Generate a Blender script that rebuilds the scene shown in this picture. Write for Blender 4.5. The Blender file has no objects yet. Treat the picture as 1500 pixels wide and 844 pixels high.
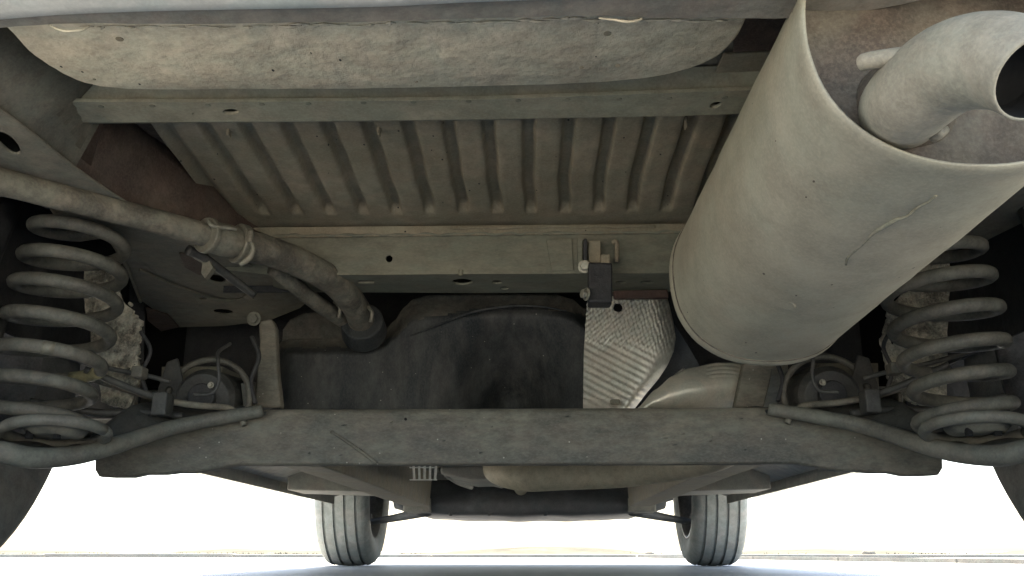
import bpy, bmesh, math, random
from mathutils import Vector, Matrix, noise
from mathutils.geometry import tessellate_polygon
random.seed(7)
R = math.radians
S = bpy.context.scene

# ---------------------------------------------------------------- camera, world, sun, exposure
CAM = Vector((0.028, 0.0, 0.058))
PITCH, YAW, F = R(15.95), R(1.51), 1350.0
cd = bpy.data.cameras.new('camera'); cam = bpy.data.objects.new('camera', cd)
S.collection.objects.link(cam); S.camera = cam
cam.location = CAM
cam.rotation_euler = (math.pi/2 + PITCH, 0, YAW)
cd.sensor_width = 36; cd.lens = F/1500*36; cd.clip_start = 0.01; cd.clip_end = 3000

SUN_EL, SUN_AZ = R(60), R(-8)          # azimuth from +Y (ahead of the car) towards +X
w = bpy.data.worlds.new('World'); S.world = w; w.use_nodes = True
nt = w.node_tree; bg = nt.nodes['Background']
sky = nt.nodes.new('ShaderNodeTexSky'); sky.sky_type = 'NISHITA'; sky.sun_disc = False
sky.sun_elevation = SUN_EL; sky.sun_rotation = SUN_AZ; sky.dust_density = 2.2; sky.ozone_density = .6; sky.air_density = 1.0
nt.links.new(sky.outputs[0], bg.inputs[0]); bg.inputs[1].default_value = 0.09
ld = bpy.data.lights.new('sun', 'SUN'); ld.energy = 4.6; ld.angle = R(0.53); ld.color = (1, .91, .755)
lo = bpy.data.objects.new('sun', ld); S.collection.objects.link(lo)
sd = Vector((math.sin(SUN_AZ)*math.cos(SUN_EL), math.cos(SUN_AZ)*math.cos(SUN_EL), math.sin(SUN_EL)))
lo.rotation_euler = sd.to_track_quat('Z', 'Y').to_euler(); lo.location = sd*20
S.view_settings.view_transform = 'Standard'; S.view_settings.look = 'None'
S.view_settings.exposure = 2.85; S.view_settings.gamma = 1.0
S.view_settings.use_curve_mapping = False
S.render.engine = 'CYCLES'
S.cycles.use_denoising = True
S.cycles.max_bounces = 10; S.cycles.diffuse_bounces = 7; S.cycles.glossy_bounces = 4
S.cycles.sample_clamp_indirect = 12

# ---------------------------------------------------------------- pixel ray -> world point on a plane
_m = cam.rotation_euler.to_matrix()
def ray(px, py): return (_m @ Vector(((px-750)/F, (422-py)/F, -1.0)))
def atY(px, py, Y):
    d = ray(px, py); return CAM + d*((Y-CAM.y)/d.y)
def atZ(px, py, Z):
    d = ray(px, py); return CAM + d*((Z-CAM.z)/d.z)
def atD(px, py, D): return CAM + ray(px, py)*D
def atP(px, py, p0, n):
    d = ray(px, py); return CAM + d*((p0-CAM).dot(n)/d.dot(n))

# ---------------------------------------------------------------- materials
MATS = {}
def M_(name, base, dust, amt=.5, scale=9, rough=.75, metal=0.0, bump=.25, spots=0.0, spotcol=(.02,.018,.015),
       fine=120, rust=0.0, rustcol=(.09,.045,.025), stretch=(1,1,1), bumpscale=None, spec=.3, contrast=.22, hue=.6):
    if name in MATS: return MATS[name]
    m = bpy.data.materials.new(name); m.use_nodes = True; t = m.node_tree; N = t.nodes; L = t.links
    b = N['Principled BSDF']; b.inputs['Roughness'].default_value = rough; b.inputs['Metallic'].default_value = metal
    b.inputs['Specular IOR Level'].default_value = spec
    tc = N.new('ShaderNodeTexCoord'); mp = N.new('ShaderNodeMapping'); mp.inputs['Scale'].default_value = stretch
    L.new(tc.outputs['Object'], mp.inputs[0])
    def nz(sc, det=6, ro=.6, dist=0.0):
        n = N.new('ShaderNodeTexNoise'); n.inputs['Scale'].default_value = sc; n.inputs['Detail'].default_value = det
        n.inputs['Roughness'].default_value = ro; n.inputs['Distortion'].default_value = dist
        L.new(mp.outputs[0], n.inputs['Vector']); return n.outputs['Fac']
    def ramp(src, a, c):
        r = N.new('ShaderNodeMapRange'); r.interpolation_type = 'SMOOTHSTEP'
        r.inputs['From Min'].default_value = a; r.inputs['From Max'].default_value = c
        L.new(src, r.inputs['Value']); return r.outputs['Result']
    def mix(f, a, c, mode='MIX'):
        x = N.new('ShaderNodeMix'); x.data_type = 'RGBA'; x.blend_type = mode
        if isinstance(f, float): x.inputs[0].default_value = f
        else: L.new(f, x.inputs[0])
        for i, v in ((6, a), (7, c)):
            if isinstance(v, tuple): x.inputs[i].default_value = (*v, 1)
            else: L.new(v, x.inputs[i])
        return x.outputs[2]
    c0 = .5 + (0.5-amt)*.5
    big = ramp(nz(scale, 8, .65, .4), c0-contrast, c0+contrast)
    col = mix(big, base, dust)
    mot = ramp(nz(scale*5.3, 5, .7), .3, .7)
    col = mix(mot, col, mix(.55, col, tuple(x*.62 for x in base)), 'MIX')
    gr = ramp(nz(fine*3, 3, .7), .35, .75)
    col = mix(gr, col, mix(.3, col, tuple(min(1, x*1.25) for x in dust)))
    hv = mix(ramp(nz(scale*2.3+2, 4, .6, .6), .38, .62), (1.07,1.0,.90), (.94,1.0,.92))
    col = mix(hue, col, hv, 'MULTIPLY')
    if rust:
        col = mix(ramp(nz(scale*1.7+3, 7, .7, 1.0), 1-rust*.55-.12, 1-rust*.55+.06), col, rustcol)
    if spots:
        v = N.new('ShaderNodeTexVoronoi'); v.inputs['Scale'].default_value = spots
        v.inputs['Randomness'].default_value = 1
        mp2 = N.new('ShaderNodeMapping'); mp2.inputs['Scale'].default_value = (1, .6, 1); L.new(tc.outputs['Object'], mp2.inputs[0])
        L.new(mp2.outputs[0], v.inputs['Vector'])
        sp = N.new('ShaderNodeMath'); sp.operation = 'LESS_THAN'
        n2 = nz(spots*.35, 2); mm = N.new('ShaderNodeMath'); mm.operation = 'MULTIPLY_ADD'
        L.new(n2, mm.inputs[0]); mm.inputs[1].default_value = .5; mm.inputs[2].default_value = -.205
        mn = N.new('ShaderNodeMath'); mn.operation = 'MINIMUM'; mn.inputs[1].default_value = .075; L.new(mm.outputs[0], mn.inputs[0])
        L.new(v.outputs['Distance'], sp.inputs[0]); L.new(mn.outputs[0], sp.inputs[1])
        col = mix(sp.outputs[0], col, spotcol)
    L.new(col, b.inputs['Base Color'])
    rr = N.new('ShaderNodeMapRange'); rr.inputs['To Min'].default_value = max(.1, rough-.12); rr.inputs['To Max'].default_value = min(1, rough+.15)
    L.new(big, rr.inputs['Value']); L.new(rr.outputs[0], b.inputs['Roughness'])
    if bump:
        bp = N.new('ShaderNodeBump'); bp.inputs['Strength'].default_value = bump; bp.inputs['Distance'].default_value = .004
        L.new(nz(bumpscale or fine*.6, 8, .65), bp.inputs['Height'])
        bp2 = N.new('ShaderNodeBump'); bp2.inputs['Strength'].default_value = bump*.9; bp2.inputs['Distance'].default_value = .012
        L.new(nz(scale*1.6, 3, .5), bp2.inputs['Height']); L.new(bp.outputs[0], bp2.inputs['Normal'])
        L.new(bp2.outputs[0], b.inputs['Normal'])
    MATS[name] = m; return m

TUB   = M_('tub_dust', (.37,.32,.235), (.52,.465,.355), .6, 11, .9, contrast=.32, hue=.5, bump=.8, spots=60, fine=90)
LIP   = M_('bumper_plastic', (.15,.135,.115), (.22,.20,.17), .5, 14, .8, bump=.3)
PAINT = M_('silver_paint', (.36,.37,.355), (.42,.43,.415), .5, 6, .5, metal=.2, bump=.05, spec=.5)
SHEET = M_('sheet_underseal', (.17,.145,.10), (.26,.225,.165), .5, 7, .85, bump=.35, rust=.3, rustcol=(.13,.085,.06), spots=60)
RAILM = M_('rail_dust', (.095,.088,.07), (.165,.152,.12), .5, 13, .8, bump=.3, rust=.2, rustcol=(.20,.16,.12))
DARKR = M_('brown_underseal', (.05,.032,.025), (.13,.10,.078), .4, 8, .85, bump=.5)
CROSS = M_('crossmember_dust', (.105,.10,.074), (.172,.168,.128), .55, 9, .65, bump=.25, contrast=.16, stretch=(.6,1,1.5))
TANKM = M_('tank_plastic', (.014,.018,.0195), (.072,.071,.066), .5, 8, .65, spec=.2, bump=.35, spots=75, spotcol=(.2,.19,.16), stretch=(1.4,1,.7), hue=.3, contrast=.15)
BEAM  = M_('beam_paint', (.060,.055,.045), (.162,.148,.118), .55, 13, .6, bump=.4, contrast=.2, spots=80, spotcol=(.3,.28,.23), rust=.12, rustcol=(.06,.06,.055), stretch=(.6,1,1.3))
MUFF  = M_('muffler_steel', (.26,.235,.175), (.345,.317,.242), .55, 4, .6, metal=.1, bump=.15, hue=.35, contrast=.3, spots=62, spotcol=(.07,.055,.04), spec=.4)
PLATE = M_('muffler_plate', (.07,.054,.044), (.185,.16,.125), .45, 10, .8, metal=.1, bump=.4)  # end plate brown, darkened in the colour for the shade it sits in
PIPE  = M_('pipe_steel', (.235,.213,.165), (.34,.312,.245), .6, 11, .65, metal=.1, bump=.25, rust=.36, rustcol=(.15,.105,.075), hue=.4)
SPRING= M_('spring_coat', (.045,.043,.037), (.125,.118,.098), .55, 16, .6, bump=.25)
ARM   = M_('arm_coat', (.025,.025,.024), (.075,.073,.066), .45, 12, .6, bump=.3)
RIM_  = M_('flange_coat', (.075,.072,.062), (.15,.143,.118), .55, 12, .6, bump=.2)
HOSE  = M_('filler_rubber', (.062,.056,.046), (.165,.15,.118), .55, 18, .7, bump=.5, contrast=.10, rust=.42, rustcol=(.055,.057,.06))
CLAMP = M_('clamp_steel', (.12,.112,.09), (.21,.195,.155), .5, 30, .5, metal=.3, bump=.15)
SHLD  = M_('aluminium_shield', (.38,.365,.32), (.50,.48,.42), .5, 12, .42, metal=.5, bump=.06, spec=.5)
SHLD2 = M_('smooth_shield', (.50,.48,.41), (.60,.57,.49), .5, 9, .4, metal=.45, bump=.08, spec=.5)
MUD   = M_('caked_mud', (.09,.084,.07), (.42,.39,.32), .55, 34, .95, bump=1.0, contrast=.10, spots=110, fine=160)
BLACK = M_('black_plastic_and_void', (.02,.02,.022), (.055,.054,.052), .4, 10, .7, bump=.4)  # black plastic; also painted shade of the void, lifted slightly for haze
RUBB  = M_('tyre_rubber', (.055,.055,.056), (.13,.13,.125), .6, 8, .8, bump=.2)
RUBF  = M_('tyre_rubber_glare', (.18,.195,.20), (.27,.285,.29), .6, 8, .8, bump=.2)  # front tyres: backlight glare put into a paler, bluer rubber colour
ALLOY = M_('wheel_alloy', (.06,.06,.065), (.16,.16,.165), .5, 14, .45, metal=.5, bump=.1)
UNDER = M_('front_underbody', (.14,.14,.135), (.24,.235,.215), .5, 5, .8, bump=.3)
SUBF  = M_('subframe_black', (.045,.05,.058), (.10,.105,.115), .5, 5, .7, bump=.3)
SOOT_VOID  = M_('soot_and_void', (.004,.004,.004), (.008,.008,.008), .5, 20, .95, bump=.2)  # tailpipe soot; elsewhere the shade of the void and holes as colour
BOLT  = M_('bolt_zinc', (.22,.21,.175), (.34,.325,.27), .5, 60, .45, metal=.5, bump=.1)
WHITE = M_('white_clip', (.55,.55,.52), (.62,.62,.6), .5, 40, .5, bump=.05)
GLASS = M_('dark_glass', (.01,.012,.014), (.02,.022,.024), .5, 4, .12, bump=0, spec=.5)

# ---------------------------------------------------------------- objects
CARC = Vector((0, 2.45, 0))
car = bpy.data.objects.new('parked_car', None); S.collection.objects.link(car); car.location = CARC
car['label'] = 'dusty silver car seen from underneath, with muffler, rear springs and ribbed boot floor'
car['category'] = 'car'
def link(name, bm, mat, parent=car, smooth=False, bevel=0, label=None, sub=0, normals=True):
    if normals: bmesh.ops.recalc_face_normals(bm, faces=bm.faces)
    me = bpy.data.meshes.new(name); bm.to_mesh(me); bm.free()
    o = bpy.data.objects.new(name, me); S.collection.objects.link(o)
    for mm in (mat if isinstance(mat, (list, tuple)) else [mat]): me.materials.append(mm)
    if smooth:
        for p in me.polygons: p.use_smooth = True
    if parent is not None:
        o.parent = parent
        pw = CARC if parent is car or parent.get('_w') else Vector((0,0,0))
        if parent is car: o.location = -CARC
        # sub-parts of a part share its frame (identity)
    if bevel:
        b = o.modifiers.new('b', 'BEVEL'); b.width = bevel; b.segments = 2; b.limit_method = 'ANGLE'; b.angle_limit = R(35)
    if sub:
        q = o.modifiers.new('s', 'SUBSURF'); q.levels = sub; q.render_levels = sub
    if label: o['label'] = label
    return o

def smoothpath(pts, rad, n=8):
    P = [Vector(p) for p in pts]; Rr = list(rad) if hasattr(rad, '__len__') else [rad]*len(P)
    out = []; ro = []
    for i in range(len(P)-1):
        p0 = P[i-1] if i else P[0]*2-P[1]; p1 = P[i]; p2 = P[i+1]; p3 = P[i+2] if i+2 < len(P) else P[-1]*2-P[-2]
        for k in range(n):
            t = k/n
            out.append(.5*((2*p1)+(p2-p0)*t+(2*p0-5*p1+4*p2-p3)*t*t+(3*p1-p0-3*p2+p3)*t**3)); ro.append(Rr[i]*(1-t)+Rr[i+1]*t)
    out.append(P[-1]); ro.append(Rr[-1]); return out, ro
def tube_bm(pts, rad, seg=14, n=8, bm=None, smooth=True, cap=True, wall=0.0, flat=1.0, wob=0.0):
    bm = bm or bmesh.new()
    if smooth: pts, rad = smoothpath(pts, rad, n)
    else:
        pts = [Vector(p) for p in pts]; rad = list(rad) if hasattr(rad, '__len__') else [rad]*len(pts)
    rings = []; up = None
    for i, p in enumerate(pts):
        t = (pts[min(i+1, len(pts)-1)]-pts[max(i-1, 0)]).normalized()
        if up is None:
            up = t.cross(Vector((0,0,1)) if abs(t.z) < .9 else Vector((1,0,0))).normalized()
        up = (up - t*up.dot(t)).normalized(); bi = t.cross(up)
        ring = []
        for k in range(seg):
            a = 2*math.pi*k/seg
            q = p + (up*math.cos(a) + bi*math.sin(a)*flat)*rad[i]
            if wob: q += noise.noise_vector(q*60)*wob
            ring.append(bm.verts.new(q))
        rings.append(ring)
    for a, b in zip(rings, rings[1:]):
        for k in range(seg): bm.faces.new((a[k], a[(k+1)%seg], b[(k+1)%seg], b[k]))
    if wall:
        inner = []
        for i in range(len(pts)-1, max(-1, len(pts)-14), -1):
            f = (rad[i]-wall)/rad[i]
            inner.append([bm.verts.new(pts[i]+(v.co-pts[i])*f) for v in rings[i]])
        seq = [rings[-1]]+inner
        for j, (a, b) in enumerate(zip(seq, seq[1:])):
            for k in range(seg):
                f = bm.faces.new((a[k], a[(k+1)%seg], b[(k+1)%seg], b[k]))
                if j > 0: f.material_index = 1
        f = bm.faces.new(inner[-1]); f.material_index = 1
        if cap: bm.faces.new(rings[0])
    elif cap:
        bm.faces.new(rings[0]); bm.faces.new(rings[-1])
    return bm
def plate_bm(outline, holes, fn, thick, bm=None):
    """outline / holes are 2D lists; fn maps to 3D; thick is the extrusion vector"""
    bm = bm or bmesh.new(); T = Vector(thick)
    loops = [[Vector((x, y, 0)) for x, y in outline]] + [[Vector((x, y, 0)) for x, y in h] for h in holes]
    tris = tessellate_polygon(loops)
    flat = [fn(v.x, v.y) for l in loops for v in l]
    A = [bm.verts.new(p) for p in flat]; B = [bm.verts.new(p+T) for p in flat]
    for t in tris:
        try:
            bm.faces.new([A[i] for i in t]); bm.faces.new([B[i] for i in reversed(t)])
        except ValueError: pass
    o = 0
    for l in loops:
        n = len(l)
        for i in range(n):
            j = (i+1) % n; bm.faces.new((A[o+i], A[o+j], B[o+j], B[o+i]))
        o += n
    bmesh.ops.recalc_face_normals(bm, faces=bm.faces)
    return bm
def ell(cx, cy, rx, ry, n=18, rot=0):
    return [(cx+rx*math.cos(a)*math.cos(rot)-ry*math.sin(a)*math.sin(rot), cy+rx*math.cos(a)*math.sin(rot)+ry*math.sin(a)*math.cos(rot))
            for a in [2*math.pi*i/n for i in range(n)]]
def box_bm(p0, p1, bm=None, rot=None, piv=None):
    bm = bm or bmesh.new(); a = Vector(p0); b = Vector(p1)
    g = bmesh.ops.create_cube(bm, size=1)['verts']
    c = (a+b)/2; s = b-a
    for v in g: v.co = Vector((v.co.x*s.x, v.co.y*s.y, v.co.z*s.z))+c
    if rot is not None: bmesh.ops.rotate(bm, verts=g, cent=piv or c, matrix=rot)
    return bm
def cyl_bm(p0, p1, r0, r1=None, seg=20, bm=None):
    return tube_bm([p0, p1], [r0, r0 if r1 is None else r1], seg=seg, smooth=False, bm=bm)
def hexbolt(p, axis, r=.007, h=.006, parent=car, mat=BOLT, name='bolt'):
    ax = Vector(axis).normalized(); p = Vector(p)
    bm = cyl_bm(p, p+ax*h*.3, r*1.45, seg=16)
    cyl_bm(p+ax*h*.3, p+ax*h*1.3, r, seg=6, bm=bm)
    return link(name, bm, mat, parent, bevel=.0008)
def grid_bm(nu, nv, fn, bm=None):
    bm = bm or bmesh.new()
    V = [[bm.verts.new(fn(i/nu, j/nv)) for j in range(nv+1)] for i in range(nu+1)]
    for i in range(nu):
        for j in range(nv): bm.faces.new((V[i][j], V[i+1][j], V[i+1][j+1], V[i][j+1]))
    return bm
def solid(o, t, off=-1):
    m = o.modifiers.new('t', 'SOLIDIFY'); m.thickness = t; m.offset = off; return o
def curve_px(pts, n=6):
    p, _ = smoothpath([(a, b, 0) for a, b in pts], 1, n); return [(q.x, q.y) for q in p]
def interp(pts, x):
    if x <= pts[0][0]: return pts[0][1]
    for (a, b), (c, d) in zip(pts, pts[1:]):
        if x <= c:
            t = (x-a)/(c-a); return b+(d-b)*(t*t*(3-2*t)*.5+t*.5)
    return pts[-1][1]

# ================================================================ SETTING
def ground_mat():
    m = bpy.data.materials.new('pale_concrete'); m.use_nodes = True; t = m.node_tree; N = t.nodes; L = t.links
    b = N['Principled BSDF']; tc = N.new('ShaderNodeTexCoord')
    n1 = N.new('ShaderNodeTexNoise'); n1.inputs['Scale'].default_value = 1.2; n1.inputs['Detail'].default_value = 10; n1.inputs['Roughness'].default_value = .65
    n2 = N.new('ShaderNodeTexNoise'); n2.inputs['Scale'].default_value = 90; n2.inputs['Detail'].default_value = 6
    for n in (n1, n2): L.new(tc.outputs['Object'], n.inputs['Vector'])
    r = N.new('ShaderNodeValToRGB'); r.color_ramp.elements[0].position = .32; r.color_ramp.elements[0].color = (.50,.49,.455,1)
    r.color_ramp.elements[1].position = .68; r.color_ramp.elements[1].color = (.68,.665,.62,1); L.new(n1.outputs['Fac'], r.inputs[0])
    mx = N.new('ShaderNodeMix'); mx.data_type = 'RGBA'; mx.blend_type = 'MULTIPLY'; mx.inputs[0].default_value = .35
    L.new(r.outputs[0], mx.inputs[6]); L.new(n2.outputs['Color'], mx.inputs[7]); L.new(mx.outputs[2], b.inputs['Base Color'])
    b.inputs['Roughness'].default_value = .55
    bp = N.new('ShaderNodeBump'); bp.inputs['Strength'].default_value = .25; bp.inputs['Distance'].default_value = .004
    L.new(n2.outputs['Fac'], bp.inputs['Height']); L.new(bp.outputs[0], b.inputs['Normal'])
    return m
def tagk(o, k): o['kind'] = k; return o
bm = bmesh.new()
vs = [bm.verts.new((x, y, 0)) for x, y in ((-600,-600),(600,-600),(600,1200),(-600,1200))]; bm.faces.new(vs)
tagk(link('ground', bm, ground_mat(), None), 'structure')
KERB = M_('kerb_concrete', (.16,.16,.155), (.24,.235,.22), .5, 1.5, .85, bump=.2, fine=30)
VERGE = M_('dry_verge', (.075,.074,.066), (.14,.136,.12), .5, .8, 1, bump=.4, fine=20, spec=0)
kroot = bpy.data.objects.new('kerb', None); S.collection.objects.link(kroot); kroot.location = (0, 9.4, 0); kroot['kind'] = 'structure'
kb = box_bm((-1.0,-.07,0), (1.0-.012,.07,.035)); bmesh.ops.recalc_face_normals(kb, faces=kb.faces)
kme = bpy.data.meshes.new('kerb_stone'); kb.to_mesh(kme); kb.free(); kme.materials.append(KERB)
for i in range(-9, 11):
    o = bpy.data.objects.new('kerb_stone', kme); S.collection.objects.link(o); o.parent = kroot
    o.location = (i*2.0, i*-.13 + random.uniform(-.006,.006), random.uniform(-.006,.003)); o.rotation_euler = (0, 0, R(-3.7)+random.uniform(-.003,.003))
    b = o.modifiers.new('b', 'BEVEL'); b.width = .012; b.segments = 2
for i in range(7):
    o = bpy.data.objects.new('kerb_stone', kme); S.collection.objects.link(o); o.parent = kroot
    dx_, dy_ = 2.4-1.6, 4.5-7.0; L_ = math.hypot(dx_, dy_)
    o.location = (1.15+dx_/L_*i*1.01, 8.4-9.4+dy_/L_*i*1.01, -.012); o.rotation_euler = (0, 0, math.atan2(dy_, dx_)); o.scale = (.5, .5, 1)
bm = grid_bm(90, 10, lambda u, v: Vector((-60+120*u, 16+14*v-.065*(-60+120*u), .004+.22*math.sin(math.pi*v)*max(0,.02+noise.noise(Vector((u*31, v*3, 1)))+.3*noise.noise(Vector((u*160, v*3, 1)))))))
tagk(link('verge', bm, VERGE, None, smooth=True), 'structure')
# loose dry grass on the verge
bm = bmesh.new()
for i in range(5200):
    x = random.uniform(-22, 22); y = random.uniform(15.5, 24)-.065*x
    if noise.noise(Vector((x*.45, y*.2, 3))) < .08: continue
    h = random.uniform(.02, .055); wv = random.uniform(.008,.02); a = random.uniform(0, 6.28); dx, dy = math.cos(a)*wv, math.sin(a)*wv
    q = [bm.verts.new((x-dx, y-dy, 0)), bm.verts.new((x+dx, y+dy, 0)), bm.verts.new((x+random.uniform(-.04,.04), y+random.uniform(-.04,.04), h))]
    bm.faces.new(q)
tagk(link('dry_grass', bm, M_('dry_grass', (.10,.098,.07), (.18,.17,.13), .5, 2, .9, bump=0), None), 'stuff')
# small stones by the kerb
def stone(x, y, r, lab):
    bm = bmesh.new(); bmesh.ops.create_icosphere(bm, subdivisions=2, radius=r)
    for v in bm.verts:
        v.co *= 1+.25*noise.noise(v.co*(2/r)+Vector((x, y, 0))); v.co.z = max(v.co.z*.6, -r*.3)
    o = link('stone', bm, M_('stone_grey', (.10,.095,.085), (.2,.19,.17), .5, 8, .9, bump=.3), None, smooth=True)
    o.location = (x, y, r*.3); o['label'] = lab; o['category'] = 'stone'
stone(-3.05, 11.0, .05, 'small grey stone lying left of the left front wheel beyond the kerb line')
stone(1.5, 12.6, .07, 'small grey stone lying just right of the right front wheel beyond the kerb line')
stone(4.2, 12.2, .09, 'small grey stone lying at far right beyond the kerb line')

# ================================================================ CAR BODY (outer shell; keeps daylight off the underside)
RW, FW, WR = 1.04, 4.02, .318           # rear / front wheel centre Y, wheel radius
def arch(cy, r, a0, a1, n=14): return [(cy+r*math.cos(a), WR+r*math.sin(a)) for a in [a0+(a1-a0)*i/n for i in range(n+1)]]
side = [(.36,.50)] + [(RW-.39,.30)] + arch(RW,.385, math.pi, 0) + [(RW+.39,.255)] + [(FW-.40,.255)] + arch(FW,.385, math.pi, 0) + \
       [(FW+.40,.26),(4.80,.30),(4.92,.50),(4.88,.74),(4.1,.98),(3.35,1.08),(2.75,1.50),(1.5,1.53),(.75,1.40),(.42,1.02),(.33,.72)]
for s in (-1, 1):
    bm = plate_bm(side, [], lambda y, z, s=s: Vector((s*(.875-.10*max(0, z-.75)), y, z)), (-s*.03, 0, 0))
    sp = link('side_panel', bm, PAINT, bevel=.004)
    g = [(1.1,1.02),(1.9,1.04),(1.9,1.40),(1.3,1.38)], [(1.98,1.04),(3.1,1.06),(2.72,1.40),(1.98,1.42)]
    for q in g:
        bm = plate_bm(q, [], lambda y, z, s=s: Vector((s*(.878-.10*max(0, z-.75)), y, z)), (s*.004, 0, 0))
        link('window', bm, GLASS, sp)
top = [(.33,.50),(.31,.60),(.33,.72),(.42,1.02),(.75,1.40),(1.5,1.53),(2.75,1.50),(3.35,1.08),(4.1,.98),(4.88,.74),(4.92,.50),(4.80,.30)]
bm = bmesh.new(); prev = None
for y, z in top:
    wd = .845-.10*max(0, z-.75)
    cur = [bm.verts.new((x*wd, y+ (.10*x*x if y < .6 else -.12*x*x if y > 4.7 else 0), z)) for x in (-1,-.6,-.2,.2,.6,1)]
    if prev:
        for k in range(5): bm.faces.new((prev[k], prev[k+1], cur[k+1], cur[k]))
    prev = cur
solid(link('body_shell', bm, PAINT, smooth=True), .02)

# floor sheet above everything at the back, closing the boot
bm = box_bm((-.85,.45,.56), (.85,1.9,.575)); link('boot_floor', bm, DARKR)
bm = box_bm((-.85,1.62,.34), (.85,1.64,.56)); link('seat_riser', bm, SOOT_VOID)  # near-black colour stands in for the dark void above the tank

# ================================================================ REAR BUMPER UNDERSIDE
ZL = .415
lip_out = curve_px([(-1150,220),(-700,140),(-150,60),(-60,48),(0,41),(80,36),(140,34),(230,36),(420,34),(560,32),(700,27),(860,24),(1000,27),(1100,28),(1200,25),(1260,18),(1310,9),(1352,-1),(1400,-20),(2000,-45),(2700,-30)], 3)
lip_top = [(2700,-60),(2000,-75),(1400,-60),(1000,-45),(600,-20),(300,0),(100,12),(-150,30),(-700,108),(-1150,188)]
rg = random.Random(3)
lip_out = [(x, y+rg.uniform(-.8,.8)) for x, y in lip_out]
bm = plate_bm(lip_out+lip_top, [], lambda x, y: atZ(x, y, ZL), (0,0,.012))
bump = link('rear_bumper', bm, LIP, bevel=.002)
# painted skin below/behind the lip
edge = [(-1150,190),(-700,110),(-150,36),(0,22),(110,14),(250,9),(420,6),(560,3),(680,-3),(900,-12),(1200,-30),(1400,-50),(2000,-75),(2700,-60)]
bm = bmesh.new(); prev = None
for (x, y) in curve_px(edge, 4):
    p = atZ(x, y, ZL-.004); row = []
    for a, b in ((0,0),(.0015,-.001),(.008,-.001),(.03,.006),(.05,.022),(.07,.06),(.075,.12)):
        row.append(bm.verts.new(p+Vector((0,-a,b))))
    if prev:
        for k in range(len(row)-1): bm.faces.new((prev[k], prev[k+1], row[k+1], row[k]))
    prev = row
solid(link('bumper_skin', bm, PAINT, bump, smooth=True), .003)
# clip recesses on lip, drips of sealer
for (x, y, rx) in ((100,40,26),(905,26,26)):
    bm = tube_bm([atZ(x-rx, y-1, ZL-.002), atZ(x-rx*.3, y+5, ZL-.006), atZ(x+rx*.5, y+5, ZL-.006), atZ(x+rx*1.2, y, ZL-.001)], [.001,.0016,.0018,.001], seg=8, flat=.6, wob=.003)
    link('sealer_bead', bm, TUB, bump, smooth=True)

# ================================================================ SPARE WHEEL TUB
ZT = .44
front = curve_px([(-70,-40),(-45,0),(8,44),(40,78),(80,106),(120,124),(170,133),(240,135),(400,134),(560,133),(700,130),(840,126),(930,120),(1000,108),(1050,88),(1080,60),(1096,30),(1105,0),(1110,-40)], 4)
w3 = [atZ(x, y+rg.uniform(-.5,.5), ZT) for x, y in front]
loop = w3 + [Vector((w3[-1].x, .46, ZT)), Vector((w3[0].x, .46, ZT))]
cen = Vector((sum(p.x for p in loop)/len(loop), .58, ZT))
bm = bmesh.new(); rings = []
for f, dz in ((.965, .0), (.985,.0018), (.997,.006), (1.0,.014), (1.004,.03), (1.012,.11)):
    rings.append([bm.verts.new(Vector((cen.x+(p.x-cen.x)*(1-(1-f)*.45), cen.y+(p.y-cen.y)*f, ZT+dz))) for p in loop])
for a, b in zip(rings, rings[1:]):
    for k in range(len(a)): bm.faces.new((a[k], a[(k+1)%len(a)], b[(k+1)%len(a)], b[k]))
bm.faces.new(rings[0])
tub = link('spare_wheel_tub', bm, TUB, smooth=True, label='pale dust-caked spare wheel tub with rounded corners')
tub.modifiers.new('e', 'EDGE_SPLIT').split_angle = R(50)
for i in range(46):
    x = 130+i*20.5+rg.uniform(-9,9); p = atZ(x, interp([(100,38),(230,38),(560,34),(860,27),(1100,30)], x)+rg.uniform(0,3), ZT-.0005); L2 = rg.uniform(.003,.010)
    link('dirt_lump', tube_bm([p-Vector((L2,0,0)), p+Vector((0,rg.uniform(-.001,.001),-.0004)), p+Vector((L2,0,0))], [.0004, rg.uniform(.001,.0022), .0004], seg=8, flat=.6, wob=.0008), TUB, tub, smooth=True)
for (x, y, r) in ((175,58,.003),(890,50,.003),(138,117,.0012),(610,121,.0012),(905,97,.002),(852,100,.0016)):
    p = atZ(x, y, ZT-.0005); bm = cyl_bm(p, p+Vector((0,0,.002)), r, seg=12); link('drain_plug', bm, SHEET, tub)

# ================================================================ TRANSVERSE CHANNEL UNDER BOOT
ZC = .462
ch = [(46,149),(300,150),(700,146),(1130,131),(1127,165),(1000,170),(700,175),(400,178),(79,180)]
holes = [ell(338,164,12,4.2), ell(1048,154,8.5,4.2, rot=-.25), ell(283,167,2,1,8), ell(673,147.5,2,1,8)]
bm = plate_bm(ch, holes, lambda x, y: atZ(x, y, ZC), (0,0,.0035))
CHAN = M_('channel_dust', (.165,.155,.115), (.255,.24,.18), .55, 9, .8, bump=.25)
chan = link('cross_channel', bm, CHAN, bevel=.0015)
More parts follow.
